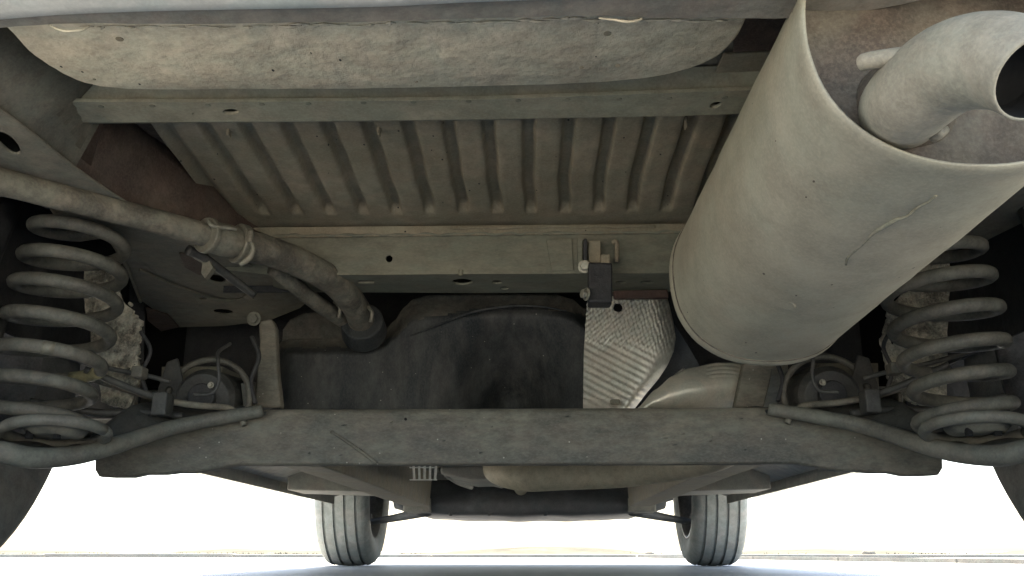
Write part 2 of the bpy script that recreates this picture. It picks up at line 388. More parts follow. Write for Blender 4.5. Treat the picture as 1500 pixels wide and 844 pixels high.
# its two side walls
def wall(pxs, z, h, mat, parent, name='channel_wall', th=.003, dy=0):
    b = bmesh.new(); prev = None
    for x, y in pxs:
        p = atZ(x, y, z); c = [b.verts.new(p), b.verts.new(p+Vector((0,dy,h))), b.verts.new(p+Vector((0,dy+th,h))), b.verts.new(p+Vector((0,th,0)))]
        if prev:
            for k in range(4): b.faces.new((prev[k], prev[(k+1)%4], c[(k+1)%4], c[k]))
        prev = c
    return link(name, b, mat, parent, bevel=.001)
wall([(110,150.4),(300,150.4),(700,146.4),(1130,131.4)], ZC+.0036, .02, CHAN, chan, dy=-.012)
wall([(92,180),(400,178),(700,175),(1127,165)], ZC+.0036, .04, CROSS, chan)
for i in range(13):
    p = atZ(150+i*76+rg.uniform(-6,6), 157-i*1.1, ZC-.0006); link('spot_weld', cyl_bm(p, p+Vector((0,0,.001)), .0028, seg=14), CROSS, chan, bevel=.0004)
# shallow sheet between tub and channel
pl = [(-200,60),(-200,200),(60,190),(1160,160),(1190,-20),(700,-20)]
bm = plate_bm([(-160,-30),(-160,300),(60,285),(125,235),(112,181),(700,170),(1160,150),(1190,-20)], [], lambda x, y: atZ(x, y, .488), (0,0,.003))
link('boot_floor_panel', bm, RAILM)
# brown corner plates at upper right
bm = plate_bm([(1075,25),(1158,25),(1140,74),(1074,77)], [], lambda x, y: atZ(x, y, .475), (0,0,.003)); link('corner_plate', bm, DARKR, bevel=.001)
bm = plate_bm([(1060,81),(1135,78),(1140,150),(1030,145)], [], lambda x, y: atZ(x, y, .480), (0,0,.003)); link('corner_plate', bm, SHEET, bevel=.001)

# ================================================================ RIBBED FLOOR
YR0, YR1 = .80, 1.30
def zfl(Y): return .555-.062*Y
pitch = .0438
ribx = [k*pitch+.022 for k in range(-9, 7)]
ys = [YR0, .82]+[.84+i*.012 for i in range(18)]+[1.056,1.068,1.08,1.092,1.104,1.114,1.120,1.126,1.131,1.137,1.142,1.155,1.18,YR1]
xs = []
for c in ribx:
    xs += [c+d for d in (-.0145,-.0095,-.0082,-.0068,-.0052,-.0036,0,.0036,.0052,.0068,.0082,.0095,.0145)]
xs = [x for x in xs if x > -.365]; xs = [-.385,-.375]+xs+[.36,.44,.6]; xs = sorted(xs)
def ribprof(x):
    h = 0
    for c in ribx:
        d = abs(x-c)
        if d < .0145: t = max(0, min(1, (.0092-d)/.0055)); h = max(h, t*t*(3-2*t))
    return h
def endmask(Y):
    t = max(0, min(1, (1.134-Y)/.012)); return t*t*(3-2*t)
bm = bmesh.new(); V = []
for x in xs:
    col = []
    for Y in ys:
        z = zfl(Y) + .0105*ribprof(x)*endmask(Y) + .0016*noise.noise(Vector((x*9, Y*7, 0)))
        col.append(bm.verts.new((x+.003*noise.noise(Vector((x*3, Y*14, 5))), Y, z)))
    V.append(col)
for i in range(len(xs)-1):
    for j in range(len(ys)-1): bm.faces.new((V[i][j], V[i+1][j], V[i+1][j+1], V[i][j+1]))
ribf = solid(link('ribbed_floor', bm, SHEET, smooth=True, label='pressed sheet floor with a row of parallel grooves'), .0015, 1)
# small welded studs and tabs on it
for (x, y) in ((335,198),(1005,186),(555,197)):
    p = atZ(x, y, .493); bm = box_bm(p-Vector((.0015,.004,.002)), p+Vector((.0015,.005,.012))); link('weld_tab', bm, SHEET, ribf, bevel=.001)

# ================================================================ LEFT / RIGHT CHASSIS RAILS
def mirror_px(x, Y, Z):  # not used for placement of copies seen; helper for symmetric world points
    return x
ZRL = .425
rail_px = curve_px([(-160,60),(-60,120),(10,168),(60,206),(110,246),(190,300),(290,350),(380,395),(470,425)], 3)
rail_out = [(470,425),(440,452),(395,470),(330,478),(262,480),(205,440),(185,390),(150,330),(70,296),(-40,285),(-260,280),(-260,60)]
holesL = [ell(12,210,22,9,16,.75), ell(327,457,14,4,14,.08), ell(318,409,13,6,14,.15), ell(237,474,7,3.5,12,.2), ell(297,438,5,1.6,10)]
bm = plate_bm(rail_px+rail_out[1:], holesL, lambda x, y: atZ(x, y, ZRL), (0,0,.003))
rail = link('chassis_rail', bm, RAILM, bevel=.0015, label='left chassis rail with oval holes')
b = bmesh.new(); prev = None
for x, y in rail_px:
    p = atZ(x, y, ZRL+.003); k_ = max(0, min(1, (130-x)/90)); c = [b.verts.new(p), b.verts.new(p+Vector((.012+.05*k_,0,.0595 if x < 128 else .085))), b.verts.new(p+Vector((.009+.05*k_,0,.0597 if x < 128 else .0855))), b.verts.new(p+Vector((-.003,0,0)))]
    if prev:
        for k in range(4):
            f = b.faces.new((prev[k], prev[(k+1)%4], c[(k+1)%4], c[k])); f.material_index = 0 if x < 125 else 1; f.smooth = True
    prev = c
link('rail_web', b, [RAILM, DARKR], rail)
bm = box_bm((-.62,.5,.515), (-.30,1.75,.52)); link('rail_top', bm, DARKR, rail)
# lower seam of the rail, bolt, strap
bm = tube_bm([atZ(150,332,ZRL-.002), atZ(186,392,ZRL-.002), atZ(206,442,ZRL-.002)], .0025, seg=8); link('rail_seam', bm, RAILM, rail, smooth=True)
link('rail_seam', tube_bm([atZ(205,395,ZRL-.002), atZ(262,420,ZRL-.002), atZ(330,440,ZRL-.002), atZ(372,432,ZRL-.002)], .0018, seg=8, wob=.0012), RAILM, rail, smooth=True)
link('rail_gusset', plate_bm([(262,372),(300,378),(318,398),(292,404),(270,392)], [], lambda x, y: atZ(x, y, ZRL-.003), (0,0,.003)), DARKR, rail, bevel=.001)
link('rail_patch', plate_bm([(213,452),(246,462),(262,480),(236,486),(216,470)], [], lambda x, y: atZ(x, y, ZRL-.003), (0,0,.003)), DARKR, rail, bevel=.001)
# right rail (mostly hidden by the muffler)
railR = plate_bm([(.30,.62),(.30,1.25),(.36,1.42),(.52,1.42),(.60,1.0),(.60,.55)], [ell(.40,1.30,.016,.008), ell(.45,1.18,.012,.012)], lambda x, y: Vector((x, y, ZRL)), (0,0,.003))
rr = link('chassis_rail', railR, RAILM, bevel=.0015, label='right chassis rail behind the muffler')
bm = box_bm((.297,.62,ZRL+.003), (.300,1.25,.52)); link('rail_web', bm, DARKR, rr)
# inner wheelhouse walls
for s in (-1, 1):
    bm = plate_bm([(RW+.42*math.cos(a), WR+.42*math.sin(a)) for a in [math.pi*i/18 for i in range(19)]], [], lambda y, z, s=s: Vector((s*.625, y, z)), (s*.004,0,0))
    lin = link('wheelhouse', bm, BLACK)
    bm = bmesh.new(); prev = None
    for i in range(25):
        a = -.15+ (math.pi+.3)*i/24; rr_ = .40+.004*math.sin(i*1.9)
        c = [bm.verts.new((s*x, RW+rr_*math.cos(a), WR+rr_*math.sin(a))) for x in (.60,.68,.76,.84)]
        if prev:
            for k in range(3): bm.faces.new((prev[k], prev[k+1], c[k+1], c[k]))
        prev = c
    solid(link('arch_liner', bm, BLACK, lin, smooth=True), .004)

# ================================================================ REAR CROSSMEMBER
YX = 1.17
face = [(385,348),(420,345),(700,342),(1030,338),(1030,400),(700,401),(400,403),(330,395),(300,360)]
bm = plate_bm(face, [ell(570,379,4.5,5)], lambda x, y: atY(x, y, YX), (0,.003,0))
cm = link('rear_crossmember', bm, CROSS, bevel=.001, label='grey-green box crossmember below the ribbed floor')
zb = atY(750, 401, YX).z
und = [(400,403.5),(700,401.5),(1040,400.5),(1040,427),(700,429.5),(430,428),(400,420)]
hh = [ell(677,413,15,4.5,20), ell(727.5,413.5,8,2.8,14), ell(739,422.3,7,2.2,14), [(524,411.5),(548,411),(548,415),(524,415)], ell(909,413.5,8,2,14), ell(948,413.5,10,2.2,14), ell(745,421,.1,.1,3)]
bm = plate_bm(und, hh[:6], lambda x, y: atZ(x, y, zb-.0005), (0,0,.003))
link('crossmember_base', bm, CROSS, cm, bevel=.0008)
bm = box_bm((-.42,YX+.004,.47), (.42,1.27,.474)); link('crossmember_top', bm, DARKR, cm)
bm = box_bm((-.42,1.262,zb+.003), (.42,1.266,.47)); link('crossmember_front', bm, BLACK, cm)  # blackened to paint the dark line below the crossmember
# folded weld flange and wavy sealer along the seam
bm = plate_bm([(365,333),(700,330),(1030,327),(1030,341),(700,344.5),(400,348)], [], lambda x, y: atY(x, y, YX-.006), (0,.003,0))
link('weld_flange', bm, SHEET, cm, bevel=.001)
pts = []
for i in range(60):
    x = 400+i*10.6; y = 345.5-6*(x-400)/630 + 1.0*math.sin(i*1.7)+rg.uniform(-.9,.9)
    pts.append(atY(x, y, YX-.0045))
link('seam_sealer', tube_bm(pts, [.0016+.0010*rg.random() for _ in pts], seg=7, n=3), CROSS, cm, smooth=True)
pts = [atY(660+i*12, 334.5+.8*math.sin(i*1.3)-i*.12, YX-.0075) for i in range(26)]
link('seam_sealer', tube_bm(pts, [.0012+.0012*rg.random() for _ in pts], seg=7, n=3), SHEET, cm, smooth=True)
bm = tube_bm([atY(675,396,YX-.001), atY(675,404,YX-.001)], .003, seg=8); link('weld_spot', bm, CROSS, cm, smooth=True)
bm = plate_bm([(800,350),(838,349),(840,396),(808,398)], [], lambda x, y: atY(x, y, YX-.003), (0,.002,0)); link('stiffener', bm, CROSS, cm, bevel=.002)

# ---- exhaust hanger on the crossmember
def px_box(x0, y0, x1, y1, Y, d, mat, parent, name, bevel=.0015, skew=0):
    bm = plate_bm([(x0,y0),(x1,y0),(x1+skew,y1),(x0+skew,y1)], [], lambda x, y: atY(x, y, Y), (0,d,0))
    return link(name, bm, mat, parent, bevel=bevel)
hang = px_box(862,352,880,384, YX-.022, .014, SHEET, car, 'exhaust_hanger')
px_box(846,349,853,388, YX-.018, .012, CROSS, hang, 'hanger_strap')
px_box(855,349,860,386, YX-.03, .02, BLACK, hang, 'hanger_gap_shade')  # black bar painting the shade of an open gap
px_box(862,384,897,443, YX-.045, .03, BLACK, hang, 'rubber_block', .003)
px_box(880,372,894,390, YX-.040, .02, SHEET, hang, 'rubber_cap', .002)
bm = tube_bm([atY(897,356,YX-.02), atY(902,354,YX-.022), atY(904,362,YX-.02), atY(903,384,YX-.02)], .003, seg=8); link('hanger_hook', bm, SHEET, hang, smooth=True)
hexbolt(atY(856,391,YX-.03), (0,-1,-.15), .006, .008, hang); hexbolt(atY(860,431,YX-.05), (-1,-.5,0), .006, .006, hang)

# ================================================================ FUEL TANK
topy = [(404,515),(412,500),(425,497),(445,496),(480,496),(520,495),(545,492),(562,485),(578,470),(592,450),(606,438),(625,433),(660,431.5),(815,431.5),(838,438),(856,452),(870,466),(900,470),(1000,475)]
YT = 1.36
def tankp(u, v):
    x = 402+470*u
    ty = interp(topy, x)
    if v < .2:      # top skin running forward
        k = (.2-v)/.2
        p = atY(x, ty, YT+.035); return Vector((p.x, p.y+k*.45, p.z+.004*math.sin(k*3)))
    k = (v-.2)/.8
    y = ty + (650-ty)*k
    Yv = YT + .035*max(0, 1-k*k*40)**2*1.0 if k < .16 else YT
    # rolled lip, shelf beside the filler, moulded hollow in the middle
    Yv += .15*math.exp(-(((x-752)/70)**2+((y-595)/78)**2))
    Yv += .022*math.exp(-(((x-735)/75)**2+((y-500)/40)**2))
    sh = 1/(1+math.exp(-(y-interp([(400,508),(545,506),(580,490),(606,466),(640,461),(700,450),(760,445),(820,454),(860,464)], x))/3.2))
    Yv -= .004*sh
    Yv += .006*noise.noise(Vector((x*.011, y*.014, 2)))
    if u < .06: Yv += .05*(1-u/.06)**2
    return atY(x, y, Yv)
bm = grid_bm(150, 80, tankp); bm.verts.ensure_lookup_table(); bm.faces.ensure_lookup_table()
for n_, f in enumerate(bm.faces):
    i_, j_ = divmod(n_, 80); x_ = 402+470*(i_+.5)/150; v_ = (j_+.5)/80
    ty_ = interp(topy, x_); y_ = ty_+(650-ty_)*(v_-.2)/.8
    lim = interp([(400,510),(545,508),(580,492),(606,468),(640,463),(700,452),(760,446),(820,455),(870,466)], x_)+5*noise.noise(Vector((x_*.09, 0, 4)))
    f.material_index = 1 if y_ < lim else 0
TANKD = M_('tank_dusty_rim', (.05,.047,.04), (.125,.115,.095), .55, 14, .85, bump=.3)
tank = link('fuel_tank', bm, [TANKM, TANKD], smooth=True, label='dark moulded fuel tank with a hollow in its middle')
bm = box_bm((-.44,1.45,.262), (.12,1.60,.275)); link('tank_base', bm, TANKM, tank)
# filler shelf behind the step
bm = plate_bm([(412,505),(414,482),(424,468),(445,458),(480,456),(515,460),(548,466),(556,480),(552,505)], [], lambda x, y: atY(x, y, 1.41), (0,.2,0)); link('tank_shelf', bm, TANKD, tank, bevel=.006)
# tank strap at far left, scraped ridge highlights
pts = [atY(x, y, YT-.006) for x, y in ((600,492),(640,476),(690,458),(740,449),(790,449),(830,456))]
link('mould_ridge', tube_bm(pts, [.001,.0018,.002,.002,.0018,.001], seg=8), TANKM, tank, smooth=True)

# ================================================================ EMBOSSED HEAT SHIELD
YH = 1.30
right = [(432,976),(445,980),(470,986),(495,990),(515,987),(535,978),(555,965),(575,948),(605,925)]
left_ = [(432,862),(443,860),(470,858),(520,855),(605,854)]
def edge_x(t, y):
    for (a, b), (c, d) in zip(t, t[1:]):
        if y <= c: return b+(d-b)*(y-a)/(c-a)
    return t[-1][1]
def shp(u, v):
    y = 434+170*v; x0 = edge_x(left_, y); x1 = edge_x(right, y); x = x0+(x1-x0)*u
    Y = YH - .045*math.sin(min(1, u*1.02)*math.pi*.5) + .05*max(0, u-.75)**2*8
    # embossing: upright grains above, slanted corrugation below
    k = 1/(1+math.exp((y-505+ (x-900)*-.10)/7))
    a = 1.2*math.sin((x+y*.30)*.92)*math.sin((y-x*.25)*.58+.8*math.sin((x+y*.3)*.46))
    b = math.sin((y-.52*(x-860))*.60)*(.85+.3*math.sin(x*.9+y*.3))
    m = 1/(1+math.exp((x-(955-(y-505)*.35))/9)) if y > 500 else 1
    if y > 585: m *= .3
    Y -= .0015*(a*k + b*(1-k)*m)
    hd = math.hypot(x-905, y-451)
    if hd < 12: Y = Y
    return atY(x, y, Y)
bm = bmesh.new(); nu, nv = 150, 170
VV = [[None]*(nv+1) for _ in range(nu+1)]
for i in range(nu+1):
    for j in range(nv+1): VV[i][j] = bm.verts.new(shp(i/nu, j/nv))
for i in range(nu):
    for j in range(nv):
        y = 434+170*(j+.5)/nv; x0 = edge_x(left_, y); x1 = edge_x(right, y); x = x0+(x1-x0)*(i+.5)/nu
        if math.hypot(x-905, y-451) < 6.5: continue
        bm.faces.new((VV[i][j], VV[i+1][j], VV[i+1][j+1], VV[i][j+1]))
hs = solid(link('heat_shield', bm, SHLD, smooth=True, label='silver embossed heat shield with a round hole'), .001, 1)
link('shield_bracket', plate_bm([(898,426),(978,424),(980,436),(900,437)], [], lambda x, y: atY(x, y, YH-.055), (0,.01,0)), M_('red_brown_rust', (.055,.032,.026), (.085,.055,.045), .5, 20, .8), hs, bevel=.002)
px_box(894,585,908,592, YH-.052, .006, RAILM, hs, 'shield_clip')
# smooth shield over the exhaust bend
def shp2(u, v):
    x = 935+165*u
    y0 = interp([(935,598),(960,572),(985,552),(1010,540),(1050,532),(1100,532)], x); y = y0+(606-y0)*v if u < .99 else 560
    if u > .85: y = y0+(606-(u-.85)/.15*40-y0)*v
    a = (v-.45)*2.2; Y = YH-.03 - .05*math.cos(min(1.5, abs(a)))+ .05*u*u
    if 1035 < x < 1085 and y < 552: Y -= .0015*math.sin(y*1.1-(x-1060)**2*.006)
    return atY(x, y, Y)
link('smooth_heat_shield', grid_bm(80, 44, shp2), SHLD2, smooth=True, label='smooth pale heat shield below the muffler').modifiers.new('t','SOLIDIFY').thickness = .001
link('gap_shade_sheet', plate_bm([(940,600),(975,575),(1000,560),(1030,545),(1010,510),(985,470),(940,480)], [], lambda x, y: atY(x, y, YH+.03), (0,.01,0)), SUBF)  # dark sheet added as the shade between the two shields
link('shield_seam', tube_bm([atY(960,575,YH+.0), atY(985,555,YH+.0), atY(1003,541,YH)], .003, seg=8), UNDER, hs, smooth=True)
# bodywork beyond, closing the view over the tank
link('rear_bulkhead', box_bm((-.60,1.60,.22), (.60,1.61,.56)), BLACK)  # black colour paints the darkness of the void here

# ================================================================ MUFFLER
cR = atD(1398, 52, .600); cF = atD(1108, 418, 1.05)
ax = (cF-cR).normalized(); mu = ax.cross(Vector((0,0,1))).normalized(); mv = mu.cross(ax)
Lm = (cF-cR).length
def msec(t, r, n=72, dent=True):
    c = cR+(cF-cR)*t; out = []
    for k in range(n):
        a = 2*math.pi*k/n; ca, sa = math.cos(a), math.sin(a)
        e = 2.25; q = (abs(ca)**e+abs(sa)**e)**(-1/e)
        p = c + (mu*ca*.1000+mv*sa*.0965)*q*r
        if dent: p += (p-c).normalized()*(.0010*noise.noise(p*14)+.0004*noise.noise(p*45))
        out.append(p)
    return out
bm = bmesh.new(); rings = []
for t, r in ((.045,.950),(.02,.958),(.004,.964),(-.003,.972),(-.005,.984),(-.003,.996),(.004,1.005),(.016,1.006),(.024,1.004),(.034,1.0)):
    rings.append(([bm.verts.new(p) for p in msec(t, r)], r))
N_ = 40
for i in range(N_+1): rings.append(([bm.verts.new(p) for p in msec(.05+.895*i/N_, 1)], 1))
for t, r in ((.950,1.004),(.955,1.016),(.975,1.018),(.982,1.008),(.986,.995),(.990,.985),(1.0,.95),(1.012,.85),(1.018,.6)):
    rings.append(([bm.verts.new(p) for p in msec(t, r)], r))
for a, b in zip(rings, rings[1:]):
    for k in range(72): bm.faces.new((a[0][k], a[0][(k+1)%72], b[0][(k+1)%72], b[0][k]))
bm.faces.new(rings[-1][0])
mf = link('muffler', bm, MUFF, smooth=True, label='large dusty oval steel muffler with rolled end seams')
# end plate
bm = bmesh.new(); prev = None
for t, r in ((.046,.957),(.050,.90),(.052,.80),(.050,.60),(.046,.45),(.048,.2)):
    cur = [bm.verts.new(p+ax*.003*noise.noise(p*16)) for p in msec(t, r, dent=False)]
    if prev:
        for k in range(72): bm.faces.new((prev[k], prev[(k+1)%72], cur[(k+1)%72], cur[k]))
    prev = cur
bm.faces.new(prev)
ep = link('end_plate', bm, PLATE, mf, smooth=True)
for t0_ in (.945,):
    ring = msec(t0_, 1.0012, n=48, dent=True)
    link('seam_line', tube_bm(ring+[ring[0]], .0011, seg=6, smooth=False, wob=.0006), PLATE, mf, smooth=True)
# crease along the shell: a shallow raised crack with pits
def on_muff(px, py, lift=0.0):
    d = ray(px, py).normalized(); o = CAM.copy()
    best = None; t = .3
    while t < 1.6:
        p = o+d*t; q = p-cR; s = q.dot(ax); rad = q-ax*s
        e = 2.25; rr = ((abs(rad.dot(mu))/.1)**e+(abs(rad.dot(mv))/.0965)**e)**(1/e)
        if rr < 1.0 and 0 < s < Lm:
            best = p; break
        t += .0008
    if best is None: return None
    return best + (rad.normalized())*lift
def strip(pts, wds, mat, name, parent, lift=.0002, wob=.25):
    c = []
    for (x, y) in pts:
        q = on_muff(x, y, lift)
        if q is not None: c.append(q)
    return c
cr = [(1238,388),(1241,378),(1250,370),(1262,360),(1272,349),(1285,339),(1300,329),(1315,322),(1330,318),(1345,305),(1360,296),(1372,287)]
pp, rr_ = [], []
for i, (x, y) in enumerate(cr):
    q = on_muff(x+rg.uniform(-1,1), y+rg.uniform(-1,1), -.0005)
    if q is not None: pp.append(q); rr_.append((.0011+.0009*rg.random())*(.5+.5*math.sin(math.pi*(i+.6)/len(cr))))
link('crease', tube_bm(pp, rr_, seg=8, n=4, flat=1, wob=.0007), M_('crease_dirt', (.15,.138,.10), (.25,.232,.178), .6, 40, .9), mf, smooth=True)
# small welded boss
q = on_muff(1148, 445, 0)
nrm = (q-cR); nrm = (nrm-ax*nrm.dot(ax)).normalized()
link('plug_boss', tube_bm([q-nrm*.002, q+nrm*.0008], [.0115,.0105], seg=24, smooth=False), MUFF, mf, bevel=.0008)

# tailpipe
pr = .0262
pts = [atD(1322,160,.628), atD(1322,158,.585), atD(1343,136,.553), atD(1384,104,.528), atD(1428,90,.506), atD(1476,92,.485), atD(1519,114,.464)]
bm = tube_bm(pts, [pr,pr,pr,pr,pr,pr*.97,pr*.88], seg=40, n=10, wall=.0016, cap=True)
tp = link('tailpipe', bm, [PIPE, SOOT_VOID], mf, smooth=True)
# weld collar, drip at the joint, rod, chip
wp = atD(1322,159,.607); link('weld_collar', tube_bm([atD(1322,160,.615), wp, atD(1322,159,.598)], [pr*1.30,pr*1.22,pr*1.02], seg=40, n=5, wob=.0012), PLATE, tp, smooth=True)
link('hanger_rod', tube_bm([atD(1262,93,.560), atD(1275,89,.555), atD(1330,82,.540), atD(1375,85,.53)], [.005,.0055,.0055,.005], seg=14), PIPE, tp, smooth=True)
link('tab_clip', tube_bm([atD(1366,203,.566), atD(1374,196,.562), atD(1384,190,.566)], [.003,.004,.003], seg=10), CLAMP, mf, smooth=True)

# ================================================================ COIL SPRINGS, PANS, ARMS
def spring(s):
    Yc = 1.0
    xt, xb = (-.500, -.530) if s < 0 else (.468, .500)
    zt, zb_ = .435, .185
    turns = 7.2; pts = []; rad = []; n = int(turns*26)
    for i in range(n+1):
        k = i/n; ang = 2*math.pi*turns*k
        kk = k
        # tighter pitch at both ends
        z = zt + (zb_-zt)*(kk + .006*math.sin(2*math.pi*kk*2))
        r = .047 + .009*math.sin(math.pi*min(1, k*1.15))
        if k > .93: r += .004
        pts.append(Vector((xt+(xb-xt)*k + s*-1*r*math.cos(ang+.6), Yc+.02*k + r*math.sin(ang+.6), z)))
        rad.append(.0076*(.75 if i < 6 else 1))
    o = link('coil_spring', tube_bm(pts, rad, seg=16, smooth=False), SPRING, smooth=True)
    for kk_, cl in ((.655, 'w'), (.70, 'y')) if s < 0 else ((.62, 'w'),):
        i0 = int(kk_*n); a_ = pts[i0:i0+(2 if cl == 'w' else 5)]
        link('paint_mark', tube_bm(a_, 0.0078, seg=16, smooth=False), CLAMP if cl == 'w' else M_('faded_yellow', (.14,.13,.07), (.2,.185,.11), .5, 40, .7), o, smooth=True)
    # rubber seats
    bm = tube_bm([Vector((xt, Yc, zt+.012)), Vector((xt, Yc, zt+.03))], [.052,.045], seg=32, smooth=False); link('upper_seat', bm, BLACK, o, bevel=.003)
    bm = tube_bm([Vector((xt, Yc, zt-.004)), Vector((xt, Yc, zt+.012))], [.03,.042], seg=32, smooth=False); link('spring_locator', bm, RAILM, o, bevel=.003)
    return o
for s in (-1, 1):
    sp = spring(s)
    sp['label'] = 'left coil spring' if s < 0 else 'right coil spring'

# ---- axle beam (twist beam): loft of rounded sections along X
YB = 1.165
def zpx(y, Y=YB): return atY(760, y, Y).z
ztop, zbot = zpx(597), zpx(681)
secs = [(-.522,.180,.1545,.02),(-.517,.186,.1475,.02),(-.50,.196,.1465,.02),(-.475,.205,.1465,.02),(-.458,.212,.1500,.02),(-.435,.218,.1500,.02),(-.42,.221,.1520,.016),(-.40,.224,.1525,.01),(-.345,ztop,zbot,.008),(-.30,ztop,zbot,.002),(-.15,ztop,zbot,0),(0,ztop,zbot,0)]
secs = [(x, zt_, zb_, dy) for x, zt_, zb_, dy in secs]+[(-x, zt_, zb_, dy) for x, zt_, zb_, dy in reversed(secs[:-1])]
bm = bmesh.new(); prev = None
for x, zt_, zb_, dy in secs:
    h = zt_-zb_; prof = []
    for (a, b) in ((.016,.10),(.013,.0),(.006,.0),(.0015,.012),(0,.04),(-.002,.35),(-.003,.55),(-.002,.75),(.001,.93),(.004,.98),(.010,1.0),(.06,1.0),(.10,.97)):
        prof.append(bm.verts.new((x, YB+a-dy*.6, zb_+h*b)))
    if prev:
        for k in range(len(prof)-1): bm.faces.new((prev[k], prev[k+1], prof[k+1], prof[k]))
    else: bm.faces.new(prof)
    prev = prof
bm.faces.new(prev)
beam = link('axle_beam', bm, BEAM, smooth=True, label='wide dusty torsion beam across the car')
beam.modifiers.new('e','EDGE_SPLIT').split_angle = R(28)
beam.modifiers.new('s','SUBSURF').render_levels = 2; beam.modifiers['s'].subdivision_type = 'SIMPLE'
for x, y in ((594,614),(1066,641)):
    p = atY(x, y, YB-.003); link('drain_hole', cyl_bm(p, p+Vector((0,.002,0)), .0018, seg=10), SOOT_VOID, beam)
link('beam_seam', tube_bm([atY(485,632,YB-.003), atY(520,655,YB-.003), atY(552,679,YB-.001)], .0022, seg=8), BEAM, beam, smooth=True)

for i in range(34):
    x = rg.uniform(-.33,.33); z = rg.uniform(zbot+.01, ztop-.008); p = Vector((x, YB-.0024, z)); a_ = rg.uniform(.0008,.0022)
    link('dirt_flake', tube_bm([p-Vector((a_*rg.uniform(1,3),0,a_*.3)), p+Vector((0,-.0004,0)), p+Vector((a_*rg.uniform(1,3),0,a_*.4))], [.0002, a_*.7, .0002], seg=6, n=3, wob=.0006), rg.choice((ARM, RAILM, BEAM)), beam, smooth=True)
for s in (-1, 1):
    # trailing arm / spring pan: dark dished plate from the beam to the wheel, with a rolled pale flange
    def mp(x, y, z, s=s): return Vector((s*x, y, z))
    fl = [atY(x, y, Y) for x, y, Y in ((385,602,1.148),(330,611,1.14),(255,626,1.115),(205,641,1.085),(160,655,1.05),(110,667,1.02),(50,671,.985),(0,662,.96),(-60,655,.95))]
    fl = [(-p.x, p.y, p.z) for p in fl]
    pts = [mp(*p) for p in fl]
    rad = [.0085,.0098,.0105,.011,.0115,.012,.0125,.0125,.0125]
    arm = link('trailing_arm', tube_bm(pts, rad, seg=16, flat=.9), RIM_, smooth=True, label=('left' if s < 0 else 'right')+' trailing arm with spring pan')
    bm = bmesh.new(); prev = None
    P_, _ = smoothpath([Vector(p) for p in fl], 1, 5)
    for p in P_:
        c = []
        for k in range(7):
            t = k/6; hz = .018+.050*max(0, min(1, (p.x-.33)/.13))-.045*max(0, min(1, (p.x-.47)/.04))
            c.append(bm.verts.new((s*p.x, p.y+.006+.085*t, p.z-.002+hz*math.sin(t*1.5)+.002*noise.noise(p*30+Vector((0,0,k))))))
        if prev:
            for k in range(6): bm.faces.new((prev[k], prev[k+1], c[k+1], c[k]))
        prev = c
    solid(link('spring_pan', bm, ARM, arm, smooth=True), .003)
    # seat ring and hub of the lower spring seat
    c0_ = atY(82,634,1.0); c = Vector((-s*c0_.x, 1.0, c0_.z))
    ring = [c+Vector((.052*math.cos(a), .050*math.sin(a), -.007*math.sin(a)-s*.003*math.cos(a))) for a in [2*math.pi*i/28 for i in range(29)]]
    link('seat_ring', tube_bm(ring, .0065, seg=10, smooth=False), RIM_, arm, smooth=True)
    bm = tube_bm([c+Vector((0,0,.012)), c+Vector((0,0,.002)), c+Vector((0,0,-.004)), c+Vector((0,0,-.006))], [.034,.033,.027,.012], seg=28, n=4, wob=.002)
    hub = link('seat_hub', bm, RIM_, arm, smooth=True)
    for dx in (-.018, .012): link('seat_slot', cyl_bm(c+Vector((dx,-.02,-.009)), c+Vector((dx,-.02,.0)), .004, seg=12), SOOT_VOID, hub)
    # outer arm and damper
    link('hub_carrier', tube_bm([mp(.60,.93,.17), mp(.605,.96,.215), mp(.60,1.0,.27), mp(.612,1.04,.33)], [.022,.026,.02,.016], seg=16), RIM_ if s > 0 else ARM, arm, smooth=True)  # left one takes a darker coat in place of weaker light
    dm = link('damper', tube_bm([mp(.597,.93,.235), mp(.590,.95,.33), mp(.585,.99,.47)], [.017,.019,.019], seg=24, smooth=False), SPRING if s > 0 else BLACK, smooth=True)  # left damper blackened too, shade painted as colour
    hexbolt(mp(.583,.915,.228), (-s,-.6,0), .009, .01, dm)
    # mud-caked liner fragment behind the spring
    rgm = random.Random(11 if s < 0 else 23)
    def jag(a, b, n, amp):
        return [(a[0]+(b[0]-a[0])*i/(n*3)+rgm.uniform(-amp,amp)*rgm.random()*1.6, a[1]+(b[1]-a[1])*i/(n*3)+rgm.uniform(-1.5,1.5)) for i in range(n*3)]
    if s < 0: out = jag((125,372),(160,376),4,1)+jag((160,376),(178,440),6,1.5)+jag((178,440),(208,470),4,2)+jag((208,470),(200,520),6,3)+jag((200,520),(206,548),5,3)+jag((206,548),(190,600),6,2)+jag((190,600),(150,590),4,2)+jag((150,590),(118,420),5,2)
    else: out = jag((1304,452),(1360,380),6,1.5)+jag((1360,380),(1392,378),4,2)+jag((1392,378),(1386,600),6,2)+jag((1386,600),(1335,590),4,3)+jag((1335,590),(1304,560),5,3)+jag((1304,560),(1290,500),6,3)+jag((1290,500),(1304,452),4,2)
    hol = [ell(190,445,2.4,3,8), ell(178,395,3,4,8), ell(196,462,2,2,8), ell(188,540,3,2,8)] if s < 0 else [ell(1318,470,4,6,8), ell(1308,500,3,5,8), ell(1312,540,5,4,8), ell(1330,560,4,3,8)]
    link('arch_shield', plate_bm(out, hol, lambda x, y: atY(x, y, 1.13), (0,.006,0)), MUD, bevel=.001, label='mud-caked jagged shield behind the '+('left' if s < 0 else 'right')+' coil spring')
    # bushing housing: hoop, round bush, bracket leg
    hoopc = mp(.405, 1.20, .252)
